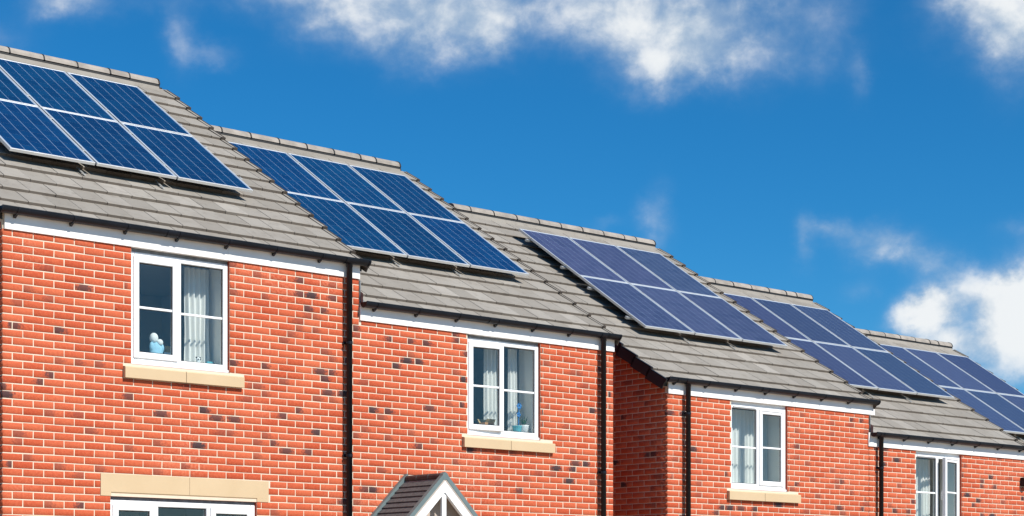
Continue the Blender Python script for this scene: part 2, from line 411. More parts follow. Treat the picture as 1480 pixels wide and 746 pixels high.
# ------------------------------------------------------------------ ground
def gz(x, y):
    return -1.30 - 0.1115 * (min(max(x, -6), 60) - 10) + (min(max(y, -10), D) - D) * 0.085
def build_ground():
    mb = MB()
    xs = [-3000, -400, -60, -20] + [-6 + 3 * i for i in range(23)] + [100, 500, 3000]
    ys = [-3000, -400, -60, -10, 0, 3, 8.5, 11, D, 30, 60, 400, 3000]
    for i in range(len(xs)):
        for j in range(len(ys)): mb.v.append((xs[i], ys[j], gz(xs[i], ys[j])))
    n = len(ys)
    for i in range(len(xs) - 1):
        for j in range(n - 1): mb.f.append((i * n + j, (i + 1) * n + j, (i + 1) * n + j + 1, i * n + j + 1)); mb.m.append(0)
    tag(obj('ground', mb, 'ground'), kind='structure')
    for name, y0, y1, up, mt in (('road', 3.0, 8.5, 0.004, 'asphalt'), ('pavement', 8.5, 10.8, 0.12, 'paving')):
        mb = MB(); xx = [-20 + 4 * i for i in range(22)]
        for a, b in zip(xx, xx[1:]):
            mb.quad((a, y0, gz(a, y0) + up), (b, y0, gz(b, y0) + up), (b, y1, gz(b, y1) + up), (a, y1, gz(a, y1) + up))
            if up > 0.05: mb.quad((a, y0, gz(a, y0) - .05), (b, y0, gz(b, y0) - .05), (b, y0, gz(b, y0) + up), (a, y0, gz(a, y0) + up))
        tag(obj(name, mb, mt), kind='structure')
build_ground()

# ------------------------------------------------------------------ bricks
NV = 56
def brick_variant(i):
    """one fired brick, face centred on the origin, looking along -y"""
    r = np.random.default_rng(100 + i)
    hx, hz, dpt, b = BL / 2, BH / 2, 0.05, 0.004
    def j(a=0.0014): return float(r.uniform(-a, a))
    back = [(sx * hx + j(), dpt, sz * hz + j()) for sx, sz in ((-1, -1), (1, -1), (1, 1), (-1, 1))]
    mid = [(x, b, z) for x, _, z in back]
    front = [(x - math.copysign(b + j(.001), x), j(.0006), z - math.copysign(b * 0.8 + j(.001), z)) for x, _, z in back]
    v = np.array(back + mid + front)
    f = [(8, 9, 10, 11)]
    for k in range(4):
        q = (k + 1) % 4
        f += [(4 + k, 4 + q, 8 + q, 8 + k), (k, q, 4 + q, 4 + k)]
    tone = float(np.clip(r.normal(0.48, 0.26), 0, 1))
    burn, cen = 0.0, 0.5
    if i >= 46: burn, cen = float(r.uniform(0.75, 1.0)), float(r.choice([0.02, 0.15, 0.45, 0.85, 0.98]))
    elif i >= 40: burn, cen = float(r.uniform(0.25, 0.5)), float(r.uniform(0, 1))
    return v, np.array(f), (tone, burn, cen, 1.0)
BV = [brick_variant(i) for i in range(NV)]
BF = BV[0][1]
def brick_mesh_arrays(name, V, cols):
    """V: (n,12,3) world verts, cols: (n,4)"""
    n = V.shape[0]
    me = bpy.data.meshes.new(name)
    nf = len(BF)
    me.vertices.add(n * 12); me.vertices.foreach_set('co', V.reshape(-1).astype(np.float32))
    loops = (BF[None] + (np.arange(n) * 12)[:, None, None]).reshape(-1)
    me.loops.add(len(loops)); me.loops.foreach_set('vertex_index', loops.astype(np.int32))
    me.polygons.add(n * nf); me.polygons.foreach_set('loop_start', np.arange(0, n * nf * 4, 4, dtype=np.int32))
    me.polygons.foreach_set('loop_total', np.full(n * nf, 4, dtype=np.int32))
    me.update(calc_edges=True)
    uvl = me.uv_layers.new(name='uv')
    base = np.stack([np.stack([v[:, 0] / BL + 0.5, v[:, 2] / BH + 0.5], 1) for v, _, _ in BV[:1]])[0]
    uvs = np.tile(base[BF.reshape(-1)], (n, 1)); uvl.data.foreach_set('uv', uvs.reshape(-1).astype(np.float32))
    at = me.attributes.new('bcol', 'FLOAT_COLOR', 'POINT')
    at.data.foreach_set('color', np.repeat(cols, 12, axis=0).reshape(-1).astype(np.float32))
    me.materials.append(MATS['brick'])
    return me
BRICK_ME = [brick_mesh_arrays('brick', v[None], np.array([c])) for v, _, c in BV]
LAST = [False]
def pick_variant():
    u = random.random()
    if LAST[0] and u < 0.30: u = 0.0                    # burnt bricks often come in twos and threes from one pack
    LAST[0] = u < 0.052
    if u < 0.052: return random.randint(46, NV - 1)
    if u < 0.13: return random.randint(40, 45)
    return random.randint(0, 39)
def lay(x0, x1, z_top, z_bot, phase, first_z, holes):
    """running bond from x0 to x1: list of (xc, zc, length)"""
    out = []; k = int(math.floor((first_z - z_top) / COURSE))
    while True:
        zc = first_z - COURSE * k + COURSE / 2
        if zc + BH / 2 < z_bot: break
        if zc - BH / 2 < z_top - 0.004:
            xs = phase + (0.0 if k % 2 else 0.1125) - 0.225 * 2
            while xs < x1:
                a, b = max(xs, x0), min(xs + BL, x1); xs += 0.225
                if b - a < 0.035: continue
                segs = [(a, b)]
                for h in holes:
                    if zc + BH / 2 - 0.012 > h[2] and zc - BH / 2 + 0.012 < h[3]:
                        ns = []
                        for p, q in segs:
                            if q <= h[0] or p >= h[1]: ns.append((p, q)); continue
                            if p < h[0] - 0.03: ns.append((p, h[0] - 0.002))
                            if q > h[1] + 0.03: ns.append((h[1] + 0.002, q))
                        segs = ns
                for p, q in segs: out.append(((p + q) / 2, zc, q - p))
        k += 1
    return out
def place_bricks(wall, front, gable, gable_x, gsign, limit=300):
    """front: bricks on the street front, gable: (yc, zc, len) on an end wall. The largest in view are single objects."""
    items = []
    for xc, zc, ln in front: items.append((xc, D, zc, ln, 0.0))
    for yc, zc, ln in gable: items.append((gable_x, yc, zc, ln, R(-90) if gsign < 0 else R(90)))
    rank = []
    for it in items:
        px, py, d = proj(it[0], it[1], it[2])
        vis = -5 < px < 1485 and -5 < py < 750 and not (it[4] > 0)
        if it[4] != 0 and vis: vis = it[1] < (18.1 if gable_x > 10 else 17.2)
        rank.append((it[3] / d / d) if vis else 0.0)
    order = sorted(range(len(items)), key=lambda i: -rank[i])
    single = set(i for i in order[:limit] if rank[i] > 0)
    Vs, Cs = [], []
    for i, (x, y, z, ln, rz) in enumerate(items):
        vi = pick_variant(); s = ln / BL
        oy = random.uniform(-0.0015, 0.0015); tilt = random.uniform(-0.004, 0.004); oz = random.uniform(-0.001, 0.001)
        c, sn = math.cos(rz), math.sin(rz)
        loc = (x - sn * oy, y + c * oy, z + oz)
        if i in single:
            link('brick', BRICK_ME[vi], wall, loc, (0, tilt, rz), (s, 1, 1))
        else:
            v = BV[vi][0] * np.array([s, 1, 1])
            w = np.empty_like(v); w[:, 0] = v[:, 0] * c - v[:, 1] * sn; w[:, 1] = v[:, 0] * sn + v[:, 1] * c; w[:, 2] = v[:, 2]
            Vs.append(w + np.array(loc)); Cs.append(BV[vi][2])
    if Vs:
        tag(link('brickwork', brick_mesh_arrays('brickwork', np.array(Vs), np.array(Cs)), wall), kind='stuff')

# ------------------------------------------------------------------ windows
def frame_rect(mb, x0, x1, y0, y1, z0, z1, w, wb=None, mi=0, bev=0.006):
    wb = wb or w
    mb.box(x0, x0 + w, y0, y1, z0, z1, mi, bev); mb.box(x1 - w, x1, y0, y1, z0, z1, mi, bev)
    mb.box(x0 + w - .001, x1 - w + .001, y0 + .0015, y1 - .0015, z1 - w, z1, mi, bev)
    mb.box(x0 + w - .001, x1 - w + .001, y0 + .0015, y1 - .0015, z0, z0 + wb, mi, bev)
def make_window(house, x0, x1, z0, z1, lights, label, vents=False, deep=True, bars=True, room=True, slip=0.30):
    """lights: list of (width fraction, kind, open angle, hinge) with kind 'fix' or 'open'"""
    y0 = D + 0.04; fw = 0.058
    fr = MB()
    frame_rect(fr, x0, x1, y0, y0 + .07, z0 + .03, z1, fw)
    fr.box(x0 - .002, x1 + .002, y0 - .022, y0 + .07, z0, z0 + .034, 0, 0.006)          # plastic sill nosing
    win = obj('window', fr, 'white_upvc', house); win['label'] = label
    n = len(lights); ix0, ix1 = x0 + fw, x1 - fw; iz0, iz1 = z0 + .03 + fw, z1 - fw
    mull = 0.060; avail = (ix1 - ix0) - mull * (n - 1); cur = ix0
    for i, (fracw, kind, ang, hinge) in enumerate(lights):
        w = avail * fracw; a, b = cur, cur + w
        if i < n - 1:
            mm = MB(); mm.box(b, b + mull, y0 + .002, y0 + .068, iz0 - .001, iz1 + .001, 0, 0.005); obj('mullion', mm, 'white_upvc', win)
        cur = b + mull
        if kind == 'fix':
            g = MB(); g.box(a, b, y0 + .030, y0 + .034, iz0, iz1); obj('pane', g, 'window_glass', win)
            s = MB(); frame_rect(s, a, b, y0 + .024, y0 + .030, iz0, iz1, .008, bev=.001); obj('gasket', s, 'seal_black', win)
            if bars:
                q = MB(); zc = (iz0 + iz1) / 2 - .015; q.box(a + .001, b - .001, y0 + .016, y0 + .029, zc - .013, zc + .013, 0, .004); obj('glazing_bar', q, 'white_upvc', win)
            if vents:
                q = MB(); q.box(a + .02, b - .02, y0 - .012, y0 + .01, iz1 + .012, iz1 + .034, 0, .004); obj('trickle_vent', q, 'white_upvc', win)
        else:
            ov = 0.016; A, Bx, Z0, Z1 = a - ov, b + ov, iz0 - ov, iz1 + ov
            hx = A if hinge == 'left' else Bx; piv = (hx, y0 - .016, 0.0)
            rot = (0, 0, -ang if hinge == 'left' else ang)
            def put(name, mbx, mats):
                me = mbx.mesh(name, mats, off=piv)
                return link(name, me, win, piv, rot)
            s = MB(); frame_rect(s, A, Bx, y0 - .016, y0 + .040, Z0, Z1, .066); put('sash', s, 'white_upvc')
            p0, p1, q0, q1 = A + .066, Bx - .066, Z0 + .066, Z1 - .066
            g = MB(); g.box(p0, p1, y0 + .010, y0 + .014, q0, q1); put('pane', g, 'window_glass')
            s = MB(); frame_rect(s, p0, p1, y0 + .004, y0 + .010, q0, q1, .008, bev=.001); put('gasket', s, 'seal_black')
            if bars:
                q = MB(); zc = (q0 + q1) / 2; q.box(p0 + .001, p1 - .001, y0 - .004, y0 + .009, zc - .013, zc + .013, 0, .004); put('glazing_bar', q, 'white_upvc')
            if vents:
                q = MB(); q.box(A + .03, Bx - .03, y0 - .024, y0 - .010, Z1 - .026, Z1 - .010, 0, .004); put('trickle_vent', q, 'white_upvc')
            if ang > 0.1:
                q = MB(); hxx = Bx - .035 if hinge == 'left' else A + .035; zc = (Z0 + Z1) / 2
                q.box(hxx - .012, hxx + .012, y0 + .040, y0 + .062, zc - .03, zc + .03, 0, .004); q.box(hxx - .010, hxx + .010, y0 + .056, y0 + .072, zc - .12, zc + .01, 0, .004)
                put('handle', q, 'white_upvc')
    # head strip in the top of the opening
    hs = MB(); hs.box(x0, x1, y0 + .004, y0 + .06, z1, z1 + .034, 0, .004); obj('head_strip', hs, 'lead' if not vents else 'white_upvc', win)
    if room:
        rm = MB(); ya, yb, yc = y0 + .07, D + .10 + slip, D + 3.0
        wz0, wz1 = z0 + .01, z1 + .03
        # plastered returns of the opening
        rm.quad((x0 + .012, ya, wz0), (x0 + .012, yb, wz0), (x0 + .012, yb, wz1), (x0 + .012, ya, wz1), 0)
        rm.quad((x1 - .012, ya, wz0), (x1 - .012, yb, wz0), (x1 - .012, yb, wz1), (x1 - .012, ya, wz1), 0)
        rm.quad((x0, ya, wz1 - .015), (x1, ya, wz1 - .015), (x1, yb, wz1 - .015), (x0, yb, wz1 - .015), 0)
        rm.quad((x0, ya - .02, wz0 + .06), (x1, ya - .02, wz0 + .06), (x1, yb, wz0 + .06), (x0, yb, wz0 + .06), 1)
        X0, X1, Z0, Z1 = x0 - .9, x1 + .9, z0 - .95, z1 + .12
        for a, b, c, d in (((X0, yb, Z0), (X0, yc, Z0), (X0, yc, Z1), (X0, yb, Z1)), ((X1, yb, Z0), (X1, yc, Z0), (X1, yc, Z1), (X1, yb, Z1)),
                           ((X0, yc, Z0), (X1, yc, Z0), (X1, yc, Z1), (X0, yc, Z1)), ((X0, yb, Z0), (X1, yb, Z0), (X1, yc, Z0), (X0, yc, Z0)),
                           ((X0, yb, Z1), (X1, yb, Z1), (X1, yc, Z1), (X0, yc, Z1)),
                           ((X0, yb, Z0), (x0 + .012, yb, Z0), (x0 + .012, yb, Z1), (X0, yb, Z1)), ((x1 - .012, yb, Z0), (X1, yb, Z0), (X1, yb, Z1), (x1 - .012, yb, Z1)),
                           ((x0 + .012, yb, Z0), (x1 - .012, yb, Z0), (x1 - .012, yb, wz0 + .06), (x0 + .012, yb, wz0 + .06)), ((x0 + .012, yb, wz1 - .015), (x1 - .012, yb, wz1 - .015), (x1 - .012, yb, Z1), (x0 + .012, yb, Z1))):
            rm.quad(a, b, c, d, 2)
        obj('room_shell', rm, ['plaster', 'white_upvc', 'room_wall'], house)
    return win
def make_sill(house, x0, x1, z0, z1, split):
    g = MB(); g.box(x0 + .004, x1 - .004, D + .001, D + .06, z0 + .002, z1 - .02); s = obj('window_sill', g, 'mortar', house)
    for a, b in ((x0, split - .003), (split + .003, x1)):
        q = MB(); q.prism_x([(D + .07, z0), (D - .048, z0), (D - .048, z1 - .028), (D - .040, z1 - .020), (D + .07, z1)], a, b)
        obj('sill_stone', q, 'cast_stone', s)

# ------------------------------------------------------------------ roof pieces
def tile_mesh(w, t=0.034, ln=0.41):
    """flat interlocking tile; origin at the nose, y up the slope, z off the slope"""
    fall = t / GAUGE
    mb = MB(); h = w / 2 - 0.0030; c = 0.005
    yt = ln; z1 = -fall * ln
    prof = [(0.0, -t), (0.0, -c), (c, -0.0005), (yt, z1), (yt, z1 - t * .9)]
    a = [(-h, y, z) for y, z in prof]; b = [(h, y, z) for y, z in prof]
    n = 5; mb.v = a + b
    for i in range(n):
        j = (i + 1) % n
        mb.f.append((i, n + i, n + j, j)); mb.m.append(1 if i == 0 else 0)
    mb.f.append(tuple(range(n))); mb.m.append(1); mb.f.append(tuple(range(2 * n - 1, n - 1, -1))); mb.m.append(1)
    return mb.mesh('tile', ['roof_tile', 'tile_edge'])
TILE_ME = tile_mesh(TILE_W); HALF_ME = {}
def part_tile(w):
    k = round(w, 3)
    if k not in HALF_ME: HALF_ME[k] = tile_mesh(w)
    return HALF_ME[k]
NCOURSE = 16
def make_roof(house, x0, x1, dz, phase, black_left, dark_right, left_cap):
    mb = MB(); drop = 0.072
    ez = plane_z(EAVE_Y) + dz - drop / CP; rz = plane_z(RIDGE_Y) + dz - drop / CP
    by = 2 * RIDGE_Y - EAVE_Y
    a, b = x0 + .02, x1 - .02; th = 0.05
    mb.prism_x([(D + .01, ez + (D + .01 - EAVE_Y) * TP), (RIDGE_Y, rz), (by, ez), (by, ez - th), (RIDGE_Y, rz - th), (D + .01, ez + (D + .01 - EAVE_Y) * TP - th)], a, b, 0)
    roof = obj('roof', mb, 'underlay', house)
    bk = MB(); up = .05
    bk.quad((a, RIDGE_Y, rz + up), (a, by, ez + up), (b, by, ez + up), (b, RIDGE_Y, rz + up)); obj('rear_slope', bk, 'roof_tile', roof)
    for k in range(NCOURSE):
        y = EAVE_Y + k * GAUGE * CP; z = plane_z(y) + dz
        xs = phase + (0 if k % 2 == 0 else TILE_W / 2)
        xs -= math.ceil((xs - x0) / TILE_W) * TILE_W
        while xs < x1 - 0.02:
            p, q = max(xs, x0), min(xs + TILE_W, x1); xs += TILE_W
            if q - p < 0.03: continue
            me = TILE_ME if q - p > TILE_W - 0.004 else part_tile(q - p)
            ln_cut = 0
            link('tile', me, roof, ((p + q) / 2, y + random.uniform(-.003, .003), z + random.uniform(-.0015, .002)),
                 (PITCH + random.uniform(-.003, .003), random.uniform(-.004, .004), random.uniform(-.004, .004)))
    # ridge: vent strip, capping tiles, seals at their joints
    zr = plane_z(RIDGE_Y) + dz
    v = MB()
    v.prism_x([(RIDGE_Y - .124, zr - .070), (RIDGE_Y - .120, zr - .030), (RIDGE_Y + .120, zr - .030), (RIDGE_Y + .124, zr - .070)], x0 + .03, x1 - .13)
    obj('ridge_vent', v, 'seal_black', roof)
    v = MB(); v.prism_x([(RIDGE_Y - .150, zr - .150), (RIDGE_Y - .125, zr - .0705), (RIDGE_Y + .125, zr - .0705), (RIDGE_Y + .150, zr - .150)], x0 + .02, x1 - .145)
    obj('ridge_bedding', v, 'roof_tile', roof)
    def arc(r, yb, zb, flare):
        pts = []
        for i in range(11):
            t = math.pi * i / 10
            pts.append((yb - r * math.cos(t), zb + (r - .040) * math.sin(t)))
        return [(pts[0][0] - flare, zb - .012)] + pts + [(pts[-1][0] + flare, zb - .012)]
    zb = zr - .023
    outer = arc(.125, RIDGE_Y, zb, .006); inner = arc(.108, RIDGE_Y, zb, .006)
    def ridge_piece(xa, xb, o_, i_):
        m_ = MB(); n = len(o_); prof = o_ + i_[::-1]; m_.prism_x(prof, xa, xb, 0, cap=False)
        for X in (xa, xb):
            for i in range(n - 1): m_.quad((X, *o_[i]), (X, *o_[i + 1]), (X, *i_[i + 1]), (X, *i_[i]))
        return m_
    L_ = 0.466; n = max(1, int((x1 - x0 - .16) / L_)); cur = x1 - .14 - (0.437 if True else 0)
    cuts = [x1 - .14, x1 - .14 - .437, x1 - .14 - .437 - .28]
    while cuts[-1] - L_ > x0 + .12: cuts.append(cuts[-1] - L_)
    cuts.append(x0 + .02)
    for i in range(len(cuts) - 1):
        jy = random.uniform(-.004, .004); sc = [(p[0] + jy, p[1] + random.uniform(-.001, .001)) for p in outer]; si = [(p[0] + jy, p[1]) for p in inner]
        obj('ridge_tile', ridge_piece(cuts[i + 1] + .004, cuts[i] - .004, sc, si), 'ridge_tile', roof, smooth=False)
    so = arc(.131, RIDGE_Y, zb - .001, .008)
    for c in cuts[:-1]:
        obj('ridge_seal', ridge_piece(c - .009, c + .009, so, inner), 'seal_black', roof)
    # verge caps: stepped with every course
    def caps(xv, sgn, me_mat, plate, flange, flange_mat):
        mb2 = MB(); ln = GAUGE + .012
        xa, xb = (xv - .014, xv) if sgn < 0 else (xv, xv + .014)
        fa, fb = (xv - .014, xv + flange) if sgn < 0 else (xv - flange, xv + .014)
        fall = 0.030 / GAUGE
        def slab(u0, u1, s0, s1, top, bot, mi=0):
            pr = [(s0, top(s0)), (s1, top(s1)), (s1, bot(s1)), (s0, bot(s0))]
            mb2.prism_x(pr, u0, u1, mi)
        slab(xa, xb, -.012, ln, lambda s: .012 - fall * s, lambda s: .012 - fall * s - plate)
        slab(fa, fb, -.012, ln, lambda s: (.0125 if flange_mat == me_mat else .006) - fall * s, lambda s: .002 - fall * s, 1)
        mb2.box(fa - .001, fb + .001, -.024, -.0125, -.036, .0128)                       # closed nose
        me = mb2.mesh('verge_cap', [me_mat, flange_mat])
        for k in range(NCOURSE):
            y = EAVE_Y + k * GAUGE * CP
            link('verge_cap', me, roof, (0, y, plane_z(y) + dz + .002), (PITCH, 0, 0))
    if left_cap: caps(x0, -1, 'verge_plastic', .150, .022, 'verge_plastic')
    caps(x1, 1, 'verge_brown', .11, .030 if dark_right else .045, 'roof_tile')
    return roof

def make_gutter(house, x0, x1, dz, outlet_x):
    yc, zc, r = D - .087, 3.862 + dz, .057
    seg = 14; prof_o = [(yc - r * math.cos(math.pi * i / seg), zc - r * math.sin(math.pi * i / seg)) for i in range(seg + 1)]
    ri = r - .004; prof_i = [(yc - ri * math.cos(math.pi * i / seg), zc - ri * math.sin(math.pi * i / seg)) for i in range(seg + 1)]
    g = MB(); g.prism_x(prof_o + prof_i[::-1], x0, x1, cap=True)
    g.prism_x([(yc - r - .004, zc - .004), (yc - r - .004, zc + .006), (yc - r + .006, zc + .006), (yc - r + .006, zc - .004)], x0, x1)
    gut = obj('gutter', g, 'black_plastic', house)
    rb = r + .006
    po = [(yc - rb * math.cos(math.pi * i / seg), zc - rb * math.sin(math.pi * i / seg)) for i in range(seg + 1)]
    for X in (x0 - .004, x1 - .016):
        e = MB(); e.prism_x([(y, z - .001) for y, z in po], X, X + .02); obj('end_cap', e, 'black_plastic', gut)
    x = x0 + .18
    while x < x1 - .1:
        b = MB(); b.prism_x(po + [(yc - r + .002, zc + .008)] if False else po, x - .014, x + .014)
        b.box(x - .012, x + .012, D - .03, D - .016, zc - .075, zc - .01, 0, .003)
        b.prism_x([(D - .030, zc - .088), (D - .070, zc - .066), (D - .078, zc - .046), (D - .030, zc - .046)], x - .014, x + .014)
        obj('gutter_bracket', b, 'black_plastic', gut); x += 0.61
    u = x0 + 1.9
    while u < x1 - .5:
        b = MB(); b.prism_x(po, u - .05, u + .05); obj('union', b, 'black_plastic', gut); u += 2.0
    if outlet_x is not None:
        b = MB(); b.prism_x(po, outlet_x - .085, outlet_x + .085); obj('outlet', b, 'black_plastic', gut)
    return gut
def make_pipe(house, x, dz, clips, base):
    y = D - .070; top = 3.822 + dz
    p = MB(); p.tube([(x, y, top), (x, y, base)], .034, 16)
    pipe = obj('downpipe', p, 'black_plastic', house, smooth=True)
    c = MB(); c.tube([(x, y, top + .01), (x, y, top - .05)], .0385, 16); obj('pipe_socket', c, 'black_plastic', pipe, smooth=True)
    for z in clips:
        c = MB(); c.tube([(x, y, z - .016), (x, y, z + .016)], .0385, 16)
        c.box(x - .050, x + .050, D - .022, D - .002, z - .016, z + .016, 0, .003)
        c.box(x - .046, x - .034, y - .008, y + .008, z - .010, z + .010, 0, .003)
        obj('pipe_clip', c, 'black_plastic', pipe)

def wall_mesh(x0, x1, zb, zt, holes, left, right, dz):
    """mortar face with openings, returns of the openings, end walls and back"""
    mb = MB(); y = D + .0055
    xs = sorted(set([x0, x1] + [h[0] for h in holes] + [h[1] for h in holes])); zs = sorted(set([zb, zt] + [h[2] for h in holes] + [h[3] for h in holes]))
    for a, b in zip(xs, xs[1:]):
        for c, d in zip(zs, zs[1:]):
            xm, zm = (a + b) / 2, (c + d) / 2
            if any(h[0] < xm < h[1] and h[2] < zm < h[3] for h in holes): continue
            mb.quad((a, y, c), (b, y, c), (b, y, d), (a, y, d), 0)
    for h in holes:
        if len(h) > 4: continue
        a, b, c, d = h[:4]; y2 = D + .115
        mb.quad((a, y, c), (a, y2, c), (a, y2, d), (a, y, d), 1); mb.quad((b, y, c), (b, y, d), (b, y2, d), (b, y2, c), 1)
        mb.quad((a, y, d), (a, y2, d), (b, y2, d), (b, y, d), 1); mb.quad((a, y, c), (b, y, c), (b, y2, c), (a, y2, c), 1)
    zp = lambda yy: plane_z(yy if yy <= RIDGE_Y else 2 * RIDGE_Y - yy) + dz - .12
    for X, on in ((x0 + .0055, left), (x1 - .0055, right)):
        mb.poly([(X, y, zb), (X, BACK_Y, zb), (X, BACK_Y, zp(BACK_Y)), (X, RIDGE_Y, zp(RIDGE_Y)), (X, y, zp(y))], 0)
    mb.quad((x0, BACK_Y, zb), (x1, BACK_Y, zb), (x1, BACK_Y, zp(BACK_Y)), (x0, BACK_Y, zp(BACK_Y)), 1)
    return mb

HOUSES = [
 dict(x0=8.000, x1=12.350, rx0=7.915, rx1=12.415, win=(9.427, 10.622), sill=(9.331, 10.779, 10.055), pipe=12.165, clips=(2.91, 1.63, .2), gut=(7.93, 12.415), fas=(8.012, 12.353),
      lights=[(.49, 'open', 0, 'left'), (.51, 'fix', 0, '')], vents=False, left=True, right=False,
      label='red brick end house with a wide buff stone lintel over its ground floor window',
      wl='white two-pane window with a blue soft toy on its inner ledge'),
 dict(x0=12.350, x1=16.405, rx0=12.365, rx1=16.43, win=(13.966, 15.145), sill=(13.880, 15.351, 14.62), pipe=16.165, clips=(1.62, .2), gut=(12.355, 16.42), fas=(12.356, 16.412),
      lights=[(.49, 'open', R(4.5), 'left'), (.51, 'fix', 0, '')], vents=False, left=False, right=True,
      label='red brick house with a small pointed tiled porch canopy over its door',
      wl='white window with its left casement slightly ajar'),
 dict(x0=17.412, x1=21.680, rx0=17.29, rx1=21.755, win=(18.663, 19.845), sill=(18.579, 20.078, 19.31), pipe=17.735, clips=(2.48, 1.0), gut=(17.31, 21.77), fas=(17.412, 21.80),
      lights=[(.51, 'fix', 0, ''), (.49, 'open', 0, 'right')], vents=True, left=True, right=False,
      label='red brick house whose shaded gable wall shows beside the gap',
      wl='white window with a pale curtain filling its fixed pane'),
 dict(x0=21.690, x1=25.720, rx0=21.705, rx1=25.80, win=(22.828, 24.005), sill=(22.74, 24.24, 23.45), pipe=21.885, clips=(1.95, .5), gut=(21.69, 25.82), fas=(21.655, 25.76),
      lights=[(.51, 'fix', 0, ''), (.49, 'open', R(13), 'right')], vents=True, left=False, right=False,
      label='red brick house with one window casement standing open beside a white curtain',
      wl='white window with its right casement open'),
 dict(x0=25.730, x1=29.950, rx0=25.81, rx1=30.03, win=(27.10, 28.285), sill=(27.01, 28.44, 27.7), pipe=29.75, clips=(1.4,), gut=(25.83, 30.04), fas=(25.77, 30.0),
      lights=[(.49, 'open', 0, 'left'), (.51, 'fix', 0, '')], vents=True, left=False, right=True,
      label='lowest house down the slope, seen as a tiled roof against white cloud',
      wl='white two-pane window of the lowest house'),
]
FIRST_Z = [3.595, 3.595, 2.722 - .055, 2.722 - .055, 1.78 - .03]

